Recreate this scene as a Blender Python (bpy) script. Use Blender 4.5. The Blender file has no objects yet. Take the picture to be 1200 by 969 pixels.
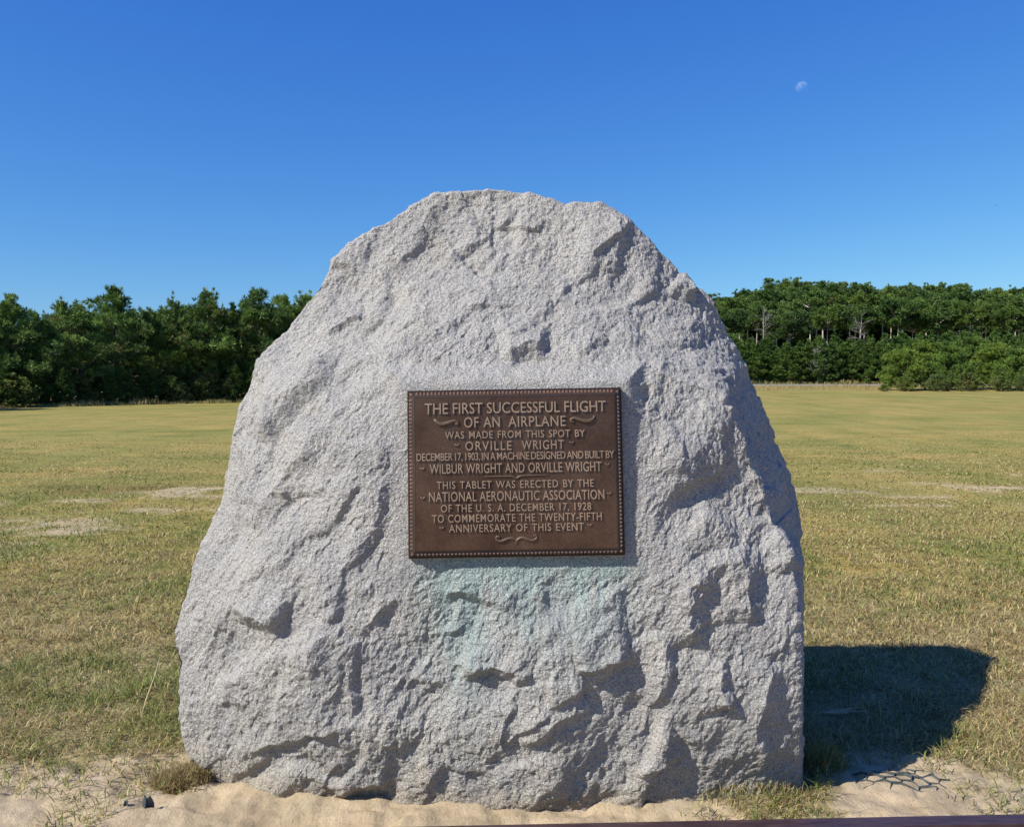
import bpy, math, random
import numpy as np
from mathutils import Vector

rad = math.radians
C = bpy.data.collections.new('place'); bpy.context.scene.collection.children.link(C)
SC = bpy.context.scene

# ------------------------------------------------------------------ camera, sky, sun, exposure
EYE = 1.55; F = 1040.0; PITCH = math.atan(34.5 / F)
cam = bpy.data.cameras.new('camera'); cam.sensor_width = 36; cam.lens = F / 1200 * 36
cam.clip_start = 0.05; cam.clip_end = 9000
co = bpy.data.objects.new('camera', cam); C.objects.link(co)
co.location = (0, 0, EYE); co.rotation_euler = (rad(90) - PITCH, 0, 0)
SC.camera = co

SUN_EL, SUN_A = rad(41.0), rad(31.0)       # A: how far in front of the stone's face plane the sun stands
SUN = np.array([-math.cos(SUN_EL) * math.cos(SUN_A), -math.cos(SUN_EL) * math.sin(SUN_A), math.sin(SUN_EL)])
w = bpy.data.worlds.new('World'); SC.world = w; w.use_nodes = True
nt = w.node_tree; bg = nt.nodes['Background']
sky = nt.nodes.new('ShaderNodeTexSky'); sky.sky_type = 'NISHITA'; sky.sun_disc = False
sky.sun_elevation = SUN_EL; sky.sun_rotation = math.atan2(SUN[0], SUN[1])
sky.altitude = 0; sky.air_density = 1.0; sky.dust_density = 0.25; sky.ozone_density = 3.0
# the deep clear blue of a dry autumn day: one response curve per colour channel of the sky
sx = nt.nodes.new('ShaderNodeSeparateColor'); cx_ = nt.nodes.new('ShaderNodeCombineColor'); nt.links.new(sky.outputs[0], sx.inputs[0])
for i_, (e_, a_) in enumerate(((1.40, .132), (1.05, .338), (.525, 1.25))):
    pw = nt.nodes.new('ShaderNodeMath'); pw.operation = 'POWER'; pw.inputs[1].default_value = e_; nt.links.new(sx.outputs[i_], pw.inputs[0])
    ml = nt.nodes.new('ShaderNodeMath'); ml.operation = 'MULTIPLY'; ml.inputs[1].default_value = a_; nt.links.new(pw.outputs[0], ml.inputs[0])
    nt.links.new(ml.outputs[0], cx_.inputs[i_])
nt.links.new(cx_.outputs[0], bg.inputs[0])
bg.inputs[1].default_value = 0.15
sl = bpy.data.lights.new('sun', 'SUN'); sl.energy = 4.6; sl.angle = rad(0.5); sl.color = (1.0, 0.95, 0.87)
so = bpy.data.objects.new('sun', sl); C.objects.link(so)
so.rotation_euler = Vector(SUN).to_track_quat('Z', 'Y').to_euler()
SC.view_settings.view_transform = 'Standard'; SC.view_settings.look = 'None'
SC.view_settings.exposure = 0.75; SC.view_settings.gamma = 1; SC.view_settings.use_curve_mapping = False

# ------------------------------------------------------------------ helpers
cp, sp_ = math.cos(PITCH), math.sin(PITCH)
def P(px, py, d):                         # the point on the sight line of a photo pixel, d metres out along +Y
    a = (px - 600) / F; b = (484.5 - py) / F
    v = np.array([a, cp + b * sp_, -sp_ + b * cp]); v = v * (d / v[1])
    return v + np.array([0, 0, EYE])
def proj(p):                              # photo pixel of points (n,3)
    x, y, z = p[..., 0], p[..., 1], p[..., 2] - EYE
    dep = y * cp - z * sp_; up = y * sp_ + z * cp
    return 600 + F * x / dep, 484.5 - F * up / dep
def gdist(py): return EYE / math.tan(math.atan((py - 484.5) / F) + PITCH)

def sstep(a, b, x):
    t = np.clip((x - a) / (b - a), 0, 1); return t * t * (3 - 2 * t)

def hsh(ix, iy, iz, s):
    n = (ix.astype(np.uint32) * np.uint32(374761393)) ^ (iy.astype(np.uint32) * np.uint32(668265263)) ^ \
        (iz.astype(np.uint32) * np.uint32(2147483647)) ^ np.uint32((s * 1274126177 + 12345) & 0xffffffff)
    n = (n ^ (n >> np.uint32(13))) * np.uint32(1274126177)
    n = (n ^ (n >> np.uint32(15))) * np.uint32(2246822519)
    n = n ^ (n >> np.uint32(16))
    return n.astype(np.float64) / 4294967295.0
def vnoise(p, s=0):                       # smooth value noise -1..1
    p = np.asarray(p, float); i = np.floor(p).astype(np.int64); f = p - i
    u = f * f * f * (f * (f * 6 - 15) + 10)
    r = 0
    for dx in (0, 1):
        wx = u[:, 0] if dx else 1 - u[:, 0]
        for dy in (0, 1):
            wy = u[:, 1] if dy else 1 - u[:, 1]
            for dz in (0, 1):
                wz = u[:, 2] if dz else 1 - u[:, 2]
                r = r + wx * wy * wz * hsh(i[:, 0] + dx, i[:, 1] + dy, i[:, 2] + dz, s)
    return r * 2 - 1
def fbm(p, o=4, s=0, g=.5, l=2.03):
    r = 0; a = 1; t = 0; q = np.asarray(p, float)
    for k in range(o):
        r = r + a * vnoise(q, s + 17 * k); t += a; a *= g; q = q * l + 11.3
    return r / t
def ridged(p, o=4, s=0, g=.5):
    r = 0; a = 1; t = 0; q = np.asarray(p, float)
    for k in range(o):
        r = r + a * (1 - 2 * np.abs(vnoise(q, s + 31 * k))); t += a; a *= g; q = q * 2.07 + 7.1
    return r / t
def facets(p, s=0, k=9.0, jump=.5):       # broken-stone planes: each cell carries its own tilted plane
    p = np.asarray(p, float); i = np.floor(p).astype(np.int64)
    num = np.zeros(len(p)); den = np.zeros(len(p))
    for dx in (-1, 0, 1):
        for dy in (-1, 0, 1):
            for dz in (-1, 0, 1):
                cx, cy, cz = i[:, 0] + dx, i[:, 1] + dy, i[:, 2] + dz
                q = np.stack([cx + hsh(cx, cy, cz, s + 1), cy + hsh(cx, cy, cz, s + 2), cz + hsh(cx, cy, cz, s + 3)], 1)
                v = p - q
                d = np.sqrt((v * v).sum(1))
                h = v[:, 0] * (hsh(cx, cy, cz, s + 4) * 2 - 1) + v[:, 1] * (hsh(cx, cy, cz, s + 5) * 2 - 1) + \
                    v[:, 2] * (hsh(cx, cy, cz, s + 6) * 2 - 1) + jump * (hsh(cx, cy, cz, s + 7) * 2 - 1)
                wt = np.exp(-k * d)
                num += wt * h; den += wt
    return num / den
def n2(x, y): return np.stack([x, y, np.zeros_like(x)], 1)

def mesh_np(name, verts, quads=None, tris=None, mat=None, smooth=True, col=None):
    me = bpy.data.meshes.new(name)
    nq = 0 if quads is None else len(quads); ntv = 0 if tris is None else len(tris)
    me.vertices.add(len(verts)); me.vertices.foreach_set('co', np.asarray(verts, np.float32).ravel())
    loops = []
    if nq: loops.append(np.asarray(quads, np.int32).ravel())
    if ntv: loops.append(np.asarray(tris, np.int32).ravel())
    loops = np.concatenate(loops)
    me.loops.add(len(loops)); me.loops.foreach_set('vertex_index', loops)
    me.polygons.add(nq + ntv)
    st = np.concatenate([np.arange(nq) * 4, nq * 4 + np.arange(ntv) * 3]).astype(np.int32)
    me.polygons.foreach_set('loop_start', st)
    me.polygons.foreach_set('use_smooth', np.full(nq + ntv, smooth, bool))
    me.update(calc_edges=True); me.validate()
    if col is not None:
        a = me.color_attributes.new('tint', 'FLOAT_COLOR', 'POINT')
        c4 = np.ones((len(verts), 4), np.float32); c4[:, :col.shape[1]] = col
        a.data.foreach_set('color', c4.ravel())
    if mat: me.materials.append(mat)
    return me
def link(name, me, parent=None, loc=(0, 0, 0), rot=(0, 0, 0), scale=(1, 1, 1)):
    o = bpy.data.objects.new(name, me); C.objects.link(o)
    o.location = loc; o.rotation_euler = rot; o.scale = scale
    if parent: o.parent = parent
    return o
def tag(o, label=None, cat=None, group=None, kind=None):
    if label: o['label'] = label
    if cat: o['category'] = cat
    if group: o['group'] = group
    if kind: o['kind'] = kind
    return o

class MB:                                  # collects simple shapes for one mesh
    def __init__(s): s.v = []; s.f = []
    def add(s, vs, fs):
        n = len(s.v); s.v += [tuple(map(float, q)) for q in vs]; s.f += [tuple(i + n for i in f) for f in fs]
    def tube(s, pts, rs, n=8, cap=True, flat=1.0):
        pts = [Vector(p) for p in pts]; vs = []; fs = []
        for i, p in enumerate(pts):
            t = (pts[min(i + 1, len(pts) - 1)] - pts[max(i - 1, 0)]).normalized()
            a = t.orthogonal().normalized() if i == 0 else (a - t * a.dot(t)).normalized()
            b = t.cross(a)
            r = rs[i] if hasattr(rs, '__len__') else rs
            for k in range(n):
                an = 2 * math.pi * k / n
                vs.append(p + a * (r * math.cos(an)) + b * (r * math.sin(an)))
        for i in range(len(pts) - 1):
            for k in range(n):
                fs.append((i * n + k, i * n + (k + 1) % n, (i + 1) * n + (k + 1) % n, (i + 1) * n + k))
        if cap:
            fs.append(tuple(range(n - 1, -1, -1))); fs.append(tuple((len(pts) - 1) * n + k for k in range(n)))
        s.add(vs, fs)
    def box(s, lo, hi):
        x0, y0, z0 = lo; x1, y1, z1 = hi
        s.add([(x0, y0, z0), (x1, y0, z0), (x1, y1, z0), (x0, y1, z0), (x0, y0, z1), (x1, y0, z1), (x1, y1, z1), (x0, y1, z1)],
              [(0, 3, 2, 1), (4, 5, 6, 7), (0, 1, 5, 4), (1, 2, 6, 5), (2, 3, 7, 6), (3, 0, 4, 7)])
    def mesh(s, name, mat, smooth=True):
        me = bpy.data.meshes.new(name); me.from_pydata(s.v, [], s.f); me.update()
        for p in me.polygons: p.use_smooth = smooth
        me.materials.append(mat); return me

# ------------------------------------------------------------------ materials
def newmat(name):
    m = bpy.data.materials.new(name); m.use_nodes = True
    return m, m.node_tree, m.node_tree.nodes['Principled BSDF']
def N(nt, t, **kw):
    n = nt.nodes.new(t)
    for k, v in kw.items():
        if k in n.inputs: n.inputs[k].default_value = v
        else: setattr(n, k, v)
    return n
def ramp(nt, fac, stops):
    r = nt.nodes.new('ShaderNodeValToRGB'); e = r.color_ramp.elements
    while len(e) < len(stops): e.new(.5)
    for el, (p, c) in zip(e, stops): el.position = p; el.color = (*c, 1)
    nt.links.new(fac, r.inputs[0]); return r.outputs[0]
def mix(nt, a, b, fac, blend='MIX'):
    m = nt.nodes.new('ShaderNodeMix'); m.data_type = 'RGBA'; m.blend_type = blend
    for s, v in ((m.inputs[0], fac), (m.inputs[6], a), (m.inputs[7], b)):
        if hasattr(v, 'is_output'): nt.links.new(v, s)
        elif isinstance(v, (int, float)): s.default_value = v
        else: s.default_value = (*v, 1)
    return m.outputs[2]

def granite():
    m, nt, b = newmat('granite'); L = nt.links.new
    tc = N(nt, 'ShaderNodeTexCoord'); O = tc.outputs['Object']
    v1 = N(nt, 'ShaderNodeTexVoronoi', Scale=380.0); L(O, v1.inputs['Vector'])
    sep = N(nt, 'ShaderNodeSeparateColor'); L(v1.outputs['Color'], sep.inputs[0])
    grains = ramp(nt, sep.outputs[0], [(0, (.10, .10, .10)), (.08, (.18, .18, .178)), (.2, (.29, .288, .283)), (.55, (.355, .35, .338)), (.85, (.42, .413, .398)), (1, (.54, .53, .51))])
    nz = N(nt, 'ShaderNodeTexNoise', Scale=520.0, Detail=2.0); L(O, nz.inputs['Vector'])
    sp = ramp(nt, nz.outputs[0], [(.34, (.36, .36, .37)), (.44, (.85, .85, .85)), (.54, (1.03, 1.03, 1.03)), (.68, (1.24, 1.23, 1.21))])
    c = mix(nt, grains, sp, .8, 'MULTIPLY')
    n3 = N(nt, 'ShaderNodeTexNoise', Scale=5.0, Detail=5.0); L(O, n3.inputs['Vector'])
    big = ramp(nt, n3.outputs[0], [(.3, (.84, .85, .88)), (.55, (1, 1, 1)), (.75, (1.05, 1.03, .99))])
    c = mix(nt, c, big, 1.0, 'MULTIPLY')
    c = mix(nt, c, (1.025, 1.0, .968), 1.0, 'MULTIPLY')
    at = N(nt, 'ShaderNodeVertexColor', layer_name='tint'); c = mix(nt, c, at.outputs[0], 1.0, 'MULTIPLY')
    L(c, b.inputs['Base Color']); b.inputs['Roughness'].default_value = .72
    b.inputs['Specular IOR Level'].default_value = .35
    bn = N(nt, 'ShaderNodeTexNoise', Scale=110.0, Detail=5.0, Roughness=.6); L(O, bn.inputs['Vector'])
    b1 = N(nt, 'ShaderNodeBump', Strength=1.0, Distance=.011); L(bn.outputs[0], b1.inputs['Height'])
    b2 = N(nt, 'ShaderNodeBump', Strength=.6, Distance=.004); L(sep.outputs[1], b2.inputs['Height']); L(b1.outputs[0], b2.inputs['Normal'])
    L(b2.outputs[0], b.inputs['Normal'])
    return m

def bronze(name, base, lite, rough, metal=.75, spot=None):
    m, nt, b = newmat(name); L = nt.links.new
    tc = N(nt, 'ShaderNodeTexCoord'); O = tc.outputs['Object']
    n = N(nt, 'ShaderNodeTexNoise', Scale=7.0, Detail=6.0, Roughness=.6); L(O, n.inputs['Vector'])
    c = ramp(nt, n.outputs[0], [(.30, base), (.70, lite)])
    n2_ = N(nt, 'ShaderNodeTexNoise', Scale=160.0, Detail=3.0); L(O, n2_.inputs['Vector'])
    c = mix(nt, c, ramp(nt, n2_.outputs[0], [(.35, (.75, .75, .75)), (.65, (1.15, 1.15, 1.15))]), .7, 'MULTIPLY')
    L(c, b.inputs['Base Color']); b.inputs['Metallic'].default_value = metal
    L(ramp(nt, n.outputs[0], [(.3, (rough + .08,) * 3), (.7, (rough - .06,) * 3)]), b.inputs['Roughness'])
    bp = N(nt, 'ShaderNodeBump', Strength=.25, Distance=.002); L(n2_.outputs[0], bp.inputs['Height']); L(bp.outputs[0], b.inputs['Normal'])
    return m

def foliage(name, dark, lite, trans=.25):
    m, nt, b = newmat(name); L = nt.links.new
    at = N(nt, 'ShaderNodeVertexColor', layer_name='tint')
    sep = N(nt, 'ShaderNodeSeparateColor'); L(at.outputs[0], sep.inputs[0])
    c = mix(nt, dark, lite, sep.outputs[0])
    c = mix(nt, c, (.11, .075, .03), sep.outputs[1])
    oi = N(nt, 'ShaderNodeObjectInfo')
    c = mix(nt, c, ramp(nt, oi.outputs['Random'], [(0, (.78, .84, .8)), (.5, (1, 1, 1)), (1, (1.25, 1.15, .9))]), 1.0, 'MULTIPLY')
    L(c, b.inputs['Base Color']); b.inputs['Roughness'].default_value = .55; b.inputs['Specular IOR Level'].default_value = .3
    tr = N(nt, 'ShaderNodeBsdfTranslucent'); L(c, tr.inputs[0])
    ms = N(nt, 'ShaderNodeMixShader', Fac=trans); ms.inputs[0].default_value = trans
    L(b.outputs[0], ms.inputs[1]); L(tr.outputs[0], ms.inputs[2])
    L(ms.outputs[0], nt.nodes['Material Output'].inputs[0])
    return m
def bark(name, a, bcol):
    m, nt, b = newmat(name); L = nt.links.new
    tc = N(nt, 'ShaderNodeTexCoord'); mp = N(nt, 'ShaderNodeMapping'); mp.inputs['Scale'].default_value = (6, 6, 1.5)
    L(tc.outputs['Object'], mp.inputs[0])
    n = N(nt, 'ShaderNodeTexNoise', Scale=2.5, Detail=5.0); L(mp.outputs[0], n.inputs['Vector'])
    L(ramp(nt, n.outputs[0], [(.35, a), (.65, bcol)]), b.inputs['Base Color']); b.inputs['Roughness'].default_value = .9
    bp = N(nt, 'ShaderNodeBump', Strength=.8, Distance=.05); L(n.outputs[0], bp.inputs['Height']); L(bp.outputs[0], b.inputs['Normal'])
    return m
def blades_mat():
    m, nt, b = newmat('grass_blades'); L = nt.links.new
    at = N(nt, 'ShaderNodeVertexColor', layer_name='tint'); L(at.outputs[0], b.inputs['Base Color'])
    b.inputs['Roughness'].default_value = .6; b.inputs['Specular IOR Level'].default_value = .25
    tr = N(nt, 'ShaderNodeBsdfTranslucent'); L(at.outputs[0], tr.inputs[0])
    ms = N(nt, 'ShaderNodeMixShader'); ms.inputs[0].default_value = .3
    L(b.outputs[0], ms.inputs[1]); L(tr.outputs[0], ms.inputs[2]); L(ms.outputs[0], nt.nodes['Material Output'].inputs[0])
    return m
def plain(name, c1, c2, rough=.7, scale=30., metal=0., bump=.3, stretch=(1, 1, 1)):
    m, nt, b = newmat(name); L = nt.links.new
    tc = N(nt, 'ShaderNodeTexCoord'); mp = N(nt, 'ShaderNodeMapping'); mp.inputs['Scale'].default_value = stretch
    L(tc.outputs['Object'], mp.inputs[0])
    n = N(nt, 'ShaderNodeTexNoise', Scale=scale, Detail=6.0); L(mp.outputs[0], n.inputs['Vector'])
    L(ramp(nt, n.outputs[0], [(.35, c1), (.65, c2)]), b.inputs['Base Color'])
    b.inputs['Roughness'].default_value = rough; b.inputs['Metallic'].default_value = metal
    bp = N(nt, 'ShaderNodeBump', Strength=bump, Distance=.01); L(n.outputs[0], bp.inputs['Height']); L(bp.outputs[0], b.inputs['Normal'])
    return m

# ------------------------------------------------------------------ terrain
def H0(x, y):                              # the lie of the land
    wr = sstep(-.12, .22, x / np.maximum(y, 1.0))
    r = .9 * sstep(12, 78, y) * .9 + .5 * sstep(70, 98, y) + 2.2 * sstep(106, 150, y)
    return wr * r + .12 * sstep(20, 70, y)
def sandy(x, y):                           # 1 = bare sand, 0 = grown over
    q = n2(x * 1.3, y * 2.1)
    nz = fbm(q * 1.6, 4, 5); nf = fbm(q * 5, 3, 9)
    xx = np.array([-9, -3.2, -2.3, -1.75, -1.35, -1.1, .6, .85, 1.15, 1.32, 1.45, 1.75, 2.0, 2.6, 9])
    ee = np.array([3.5, 3.5, 3.52, 3.6, 3.74, 3.7, 3.5, 3.02, 3.1, 3.45, 3.72, 3.62, 3.4, 3.45, 3.5])
    e = np.interp(x, xx, ee) + .17 * nz + .10 * nf
    s = sstep(.18, -.12, y - e)
    s = np.maximum(s, sstep(.42, .62, fbm(n2(x * 1.3, y * 4.0) * .8, 4, 21) + .55 * np.exp(-((y - 12.6 - .12 * x) / 2.6) ** 2) - .14) * sstep(5.5, 8, y) * sstep(26, 17, y) * (.70 + .14 * sstep(-1.5, -3, x)))
    trk = np.exp(-((y - (12.9 + .05 * x)) / .38) ** 2) * sstep(1.5, 4.5, x + nz * 1.5)
    trk = np.maximum(trk, .7 * np.exp(-((y - 10.0 - .25 * (x + 5)) / .7) ** 2) * sstep(-3.6, -5.0, x + nz))
    brk = fbm(n2(x * 1.1, y * 3.4), 4, 77)
    s = np.maximum(s, .85 * np.exp(-((x + 4.9) / 1.1) ** 2 - ((y - 9.4) / 1.9) ** 2) * sstep(-.05, .3, brk + .4 * nf))
    return np.clip(np.maximum(s, trk * sstep(-.42, .15, brk + .3 * nf) * .95), 0, 1)
def Hn(x, y):                              # with sand ripples and footprints
    q = n2(x, y)
    near = sstep(9, 5, y)
    a = .022 * fbm(q * 2.2, 3, 3) + near * (.010 * fbm(q * 9, 3, 4) + .006 * fbm(q * 26, 2, 6) + .004 * ridged(q * 15, 2, 7))
    sand = sstep(3.9, 3.5, y)
    a = a - sand * .020 * np.maximum(0, ridged(q * 5.5, 2, 8) - .25) - sand * .016 * sstep(.25, .5, fbm(q * np.array([4.2, 6.5, 1]), 2, 18))
    a = a + .012 * np.exp(-np.maximum(0, 3.22 + .10 * sstep(.5, 1.1, np.abs(x)) - y) / .10) * sstep(1.35, 1.0, np.abs(x)) * sstep(4.2, 3.6, y) * (.8 + .6 * fbm(q * 4, 2, 14))
    return H0(x, y) + a * sstep(60, 30, y)

def axis(lo, hi, a, b, fine, grow=1.09):
    xs = list(np.arange(a, b, fine)); s = fine; x = a
    left = []
    while x > lo: s *= grow; x -= s; left.append(x)
    s = fine; x = xs[-1]; right = []
    while x < hi: s *= grow; x += s; right.append(x)
    return np.array(left[::-1] + xs + right)
gx = axis(-900, 900, -3.2, 3.2, .016); gy = axis(-60, 1500, 2.6, 5.2, .014, 1.07)
X, Y = np.meshgrid(gx, gy); xv, yv = X.ravel(), Y.ravel()
zv = Hn(xv, yv)
nx_, ny_ = len(gx), len(gy)
ii = (np.arange(ny_ - 1)[:, None] * nx_ + np.arange(nx_ - 1)[None]).ravel()
quads = np.stack([ii, ii + 1, ii + 1 + nx_, ii + nx_], 1)

def ground_mat():
    m, nt, b = newmat('ground'); L = nt.links.new
    ge = N(nt, 'ShaderNodeNewGeometry'); O = ge.outputs['Position']
    at = N(nt, 'ShaderNodeVertexColor', layer_name='tint'); sep = N(nt, 'ShaderNodeSeparateColor'); L(at.outputs[0], sep.inputs[0])
    nf = N(nt, 'ShaderNodeTexNoise', Scale=900.0, Detail=3.0); L(O, nf.inputs['Vector'])
    nm = N(nt, 'ShaderNodeTexNoise', Scale=7.0, Detail=6.0); L(O, nm.inputs['Vector'])
    sand = ramp(nt, nm.outputs[0], [(.3, (.43, .335, .215)), (.7, (.52, .42, .285))])
    sand = mix(nt, sand, ramp(nt, nf.outputs[0], [(.35, (.78, .76, .74)), (.6, (1.08, 1.08, 1.08))]), .8, 'MULTIPLY')
    vs_ = N(nt, 'ShaderNodeTexVoronoi', Scale=55.0); L(O, vs_.inputs['Vector'])
    sand = mix(nt, sand, ramp(nt, vs_.outputs['Distance'], [(.0, (.30, .26, .22)), (.10, (.45, .40, .34)), (.16, (1, 1, 1))]), .75, 'MULTIPLY')
    nl_ = N(nt, 'ShaderNodeTexNoise', Scale=2.6, Detail=6.0, Roughness=.65); L(O, nl_.inputs['Vector'])
    sand = mix(nt, sand, ramp(nt, nl_.outputs[0], [(.34, (.80, .79, .77)), (.5, (1, 1, 1)), (.66, (1.06, 1.05, 1.03))]), 1.0, 'MULTIPLY')
    # thatch: dead leaves, soil, short stubble; streaks stretched across the line of mowing
    mp = N(nt, 'ShaderNodeMapping'); mp.inputs['Scale'].default_value = (1, .55, 1); L(O, mp.inputs[0])
    n1 = N(nt, 'ShaderNodeTexNoise', Scale=14.0, Detail=8.0, Roughness=.75); L(mp.outputs[0], n1.inputs['Vector'])
    th = ramp(nt, n1.outputs[0], [(.3, (.10, .095, .032)), (.44, (.20, .17, .062)), (.56, (.30, .24, .095)), (.7, (.42, .34, .16))])
    n2_ = N(nt, 'ShaderNodeTexNoise', Scale=.55, Detail=6.0, Roughness=.65); L(mp.outputs[0], n2_.inputs['Vector'])
    gr = ramp(nt, n2_.outputs[0], [(.36, (.20, .19, .055)), (.5, (.31, .26, .09)), (.66, (.39, .30, .125))])
    th = mix(nt, th, gr, .45)
    n5 = N(nt, 'ShaderNodeTexNoise', Scale=55.0, Detail=5.0, Roughness=.7); L(mp.outputs[0], n5.inputs['Vector'])
    th = mix(nt, th, ramp(nt, n5.outputs[0], [(.36, (.42, .45, .38)), (.48, (.85, .88, .8)), (.56, (1.1, 1.08, 1.0)), (.68, (1.6, 1.5, 1.35))]), .85, 'MULTIPLY')
    mp3 = N(nt, 'ShaderNodeMapping'); mp3.inputs['Scale'].default_value = (.35, 1.1, 1); L(O, mp3.inputs[0])
    n6 = N(nt, 'ShaderNodeTexNoise', Scale=1.0, Detail=8.0, Roughness=.75); L(mp3.outputs[0], n6.inputs['Vector'])
    th = mix(nt, th, ramp(nt, n6.outputs[0], [(.36, (.62, .74, .55)), (.48, (.95, .97, .9)), (.56, (1.03, 1.0, .95)), (.66, (1.22, 1.05, .92))]), .9, 'MULTIPLY')
    mp2 = N(nt, 'ShaderNodeMapping'); mp2.inputs['Scale'].default_value = (.05, .25, 1); mp2.inputs['Rotation'].default_value = (0, 0, .12); L(O, mp2.inputs[0])
    mp4 = N(nt, 'ShaderNodeMapping'); mp4.inputs['Scale'].default_value = (.9, .035, 1); mp4.inputs['Rotation'].default_value = (0, 0, -.35); L(O, mp4.inputs[0])
    n7 = N(nt, 'ShaderNodeTexNoise', Scale=1.0, Detail=3.0, Distortion=.6); L(mp4.outputs[0], n7.inputs['Vector'])
    th = mix(nt, th, ramp(nt, n7.outputs[0], [(.38, (.86, .93, .82)), (.5, (1, 1, 1)), (.62, (1.10, 1.04, .98))]), .8, 'MULTIPLY')
    n4 = N(nt, 'ShaderNodeTexNoise', Scale=1.0, Detail=7.0, Roughness=.7); L(mp2.outputs[0], n4.inputs['Vector'])
    th = mix(nt, th, ramp(nt, n4.outputs[0], [(.33, (.66, .78, .60)), (.45, (.92, .96, .86)), (.55, (1, .98, .92)), (.68, (1.10, 1.0, .90))]), 1.0, 'MULTIPLY')
    soil = ramp(nt, n5.outputs[0], [(.34, (.15, .11, .06)), (.5, (.29, .225, .13)), (.66, (.42, .335, .20))])
    th = mix(nt, th, soil, sep.outputs[2])
    ma = N(nt, 'ShaderNodeMath', operation='MULTIPLY_ADD'); L(n1.outputs[0], ma.inputs[0]); ma.inputs[1].default_value = 2.2; L(sep.outputs[0], ma.inputs[2])
    edge = ramp(nt, ma.outputs[0], [(0, (0, 0, 0)), (1, (1, 1, 1))]); er = edge.node.color_ramp.elements
    mr = N(nt, 'ShaderNodeMapRange'); L(ma.outputs[0], mr.inputs[0]); mr.inputs[1].default_value = 1.50; mr.inputs[2].default_value = 2.05
    nt.nodes.remove(edge.node)
    c = mix(nt, th, sand, mr.outputs[0])
    c = mix(nt, c, (.15, .075, .03), sep.outputs[1])
    L(c, b.inputs['Base Color']); b.inputs['Roughness'].default_value = .9; b.inputs['Specular IOR Level'].default_value = .15
    bp = N(nt, 'ShaderNodeBump', Strength=.5, Distance=.006); L(nf.outputs[0], bp.inputs['Height'])
    b2 = N(nt, 'ShaderNodeBump', Strength=.7, Distance=.03); L(n1.outputs[0], b2.inputs['Height']); L(bp.outputs[0], b2.inputs['Normal'])
    L(b2.outputs[0], b.inputs['Normal'])
    return m
def rusty(x, y):
    nz = fbm(n2(x * 1.2, y * 2), 3, 40)
    return .8 * np.exp(-((y - 13.0) / .5) ** 2) * sstep(-4.6, -5.0, x + nz) * sstep(-.1, .4, nz + .25)
sm = sandy(xv, yv)
gcol = np.stack([sm, rusty(xv, yv), .75 * sstep(8, 4.2, yv)], 1)
ground = link('ground', mesh_np('ground', np.stack([xv, yv, zv], 1), quads, None, ground_mat(), True, gcol)); tag(ground, kind='structure')

# the road that crosses behind the field
rx = np.linspace(-130, 190, 161); ry = np.array([93.0, 93.1, 97.4, 97.5])
RX, RY = np.meshgrid(rx, ry); rz = H0(RX.ravel(), np.full(RX.size, 0) + RY.ravel()) + np.repeat([-.3, .10, .10, -.3], len(rx))
ii = (np.arange(3)[:, None] * len(rx) + np.arange(len(rx) - 1)[None]).ravel()
road = link('road', mesh_np('road', np.stack([RX.ravel(), RY.ravel(), rz], 1), np.stack([ii, ii + 1, ii + 1 + len(rx), ii + len(rx)], 1), None,
            plain('asphalt', (.17, .17, .17), (.24, .235, .23), .85, 3.0), False)); tag(road, kind='structure')

# ------------------------------------------------------------------ the monument: boulder and bronze tablet
mon = link('stone_monument', None, None, (0, 3.6, 0))
tag(mon, 'rough pale grey granite boulder bearing a brown bronze tablet, standing in sand', 'monument')

OUT = [  # outline of the stone in the photograph (x, y) and its distance
 (936, 760, 3.52), (936, 700, 3.66), (937, 625, 3.84), (926, 558, 3.9), (909, 515, 3.9), (888, 465, 3.88), (872, 430, 3.85), (853, 396, 3.84), (832, 352, 3.82), (800, 324, 3.8),
 (765, 291, 3.78), (737, 262, 3.76), (705, 240, 3.75), (662, 241, 3.75), (628, 230, 3.75), (590, 224, 3.75), (548, 226, 3.75), (510, 231, 3.74), (480, 247, 3.73), (453, 262, 3.72), (407, 290, 3.7),
 (376, 336, 3.68), (342, 386, 3.66), (303, 424, 3.62), (291, 468, 3.6), (284, 512, 3.58), (263, 585, 3.55), (246, 618, 3.54), (232, 652, 3.52), (218, 700, 3.5), (205, 740, 3.48),
 (211, 790, 3.47), (208, 840, 3.46), (221, 880, 3.45), (238, 906, 3.44), (262, 950, 3.43), (300, 1000, 3.42), (600, 1020, 3.45), (850, 1015, 3.5), (925, 985, 3.55), (935, 940, 3.50), (939, 890, 3.46), (936, 850, 3.46), (934, 805, 3.48)]
CX, CZ = 0.0, 1.02
pts = np.array([P(*q) for q in OUT])
th = np.arctan2(pts[:, 2] - CZ, pts[:, 0] - CX); rr = np.hypot(pts[:, 2] - CZ, pts[:, 0] - CX)
o = np.argsort(th); th, rr, dd = th[o], rr[o], pts[o, 1]
NA = 1500
TH = np.linspace(-math.pi, math.pi, NA, endpoint=False)
def per(v): return np.interp(TH, np.concatenate([[th[-1] - 2 * math.pi], th, [th[0] + 2 * math.pi]]), np.concatenate([[v[-1]], v, [v[0]]]))
Rm, Dm = per(rr), per(dd)
def blend(right, top, left, bottom):
    a = TH; b = np.array([-math.pi, -2.4, -1.57, -.85, -.5, .55, .95, 1.57, 2.2, 2.7, math.pi])
    v = np.array([left, left, bottom, bottom, right, right, (right + top) / 2, top, (top + left) / 2, left, left])
    return np.interp(a, b, v)
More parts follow.
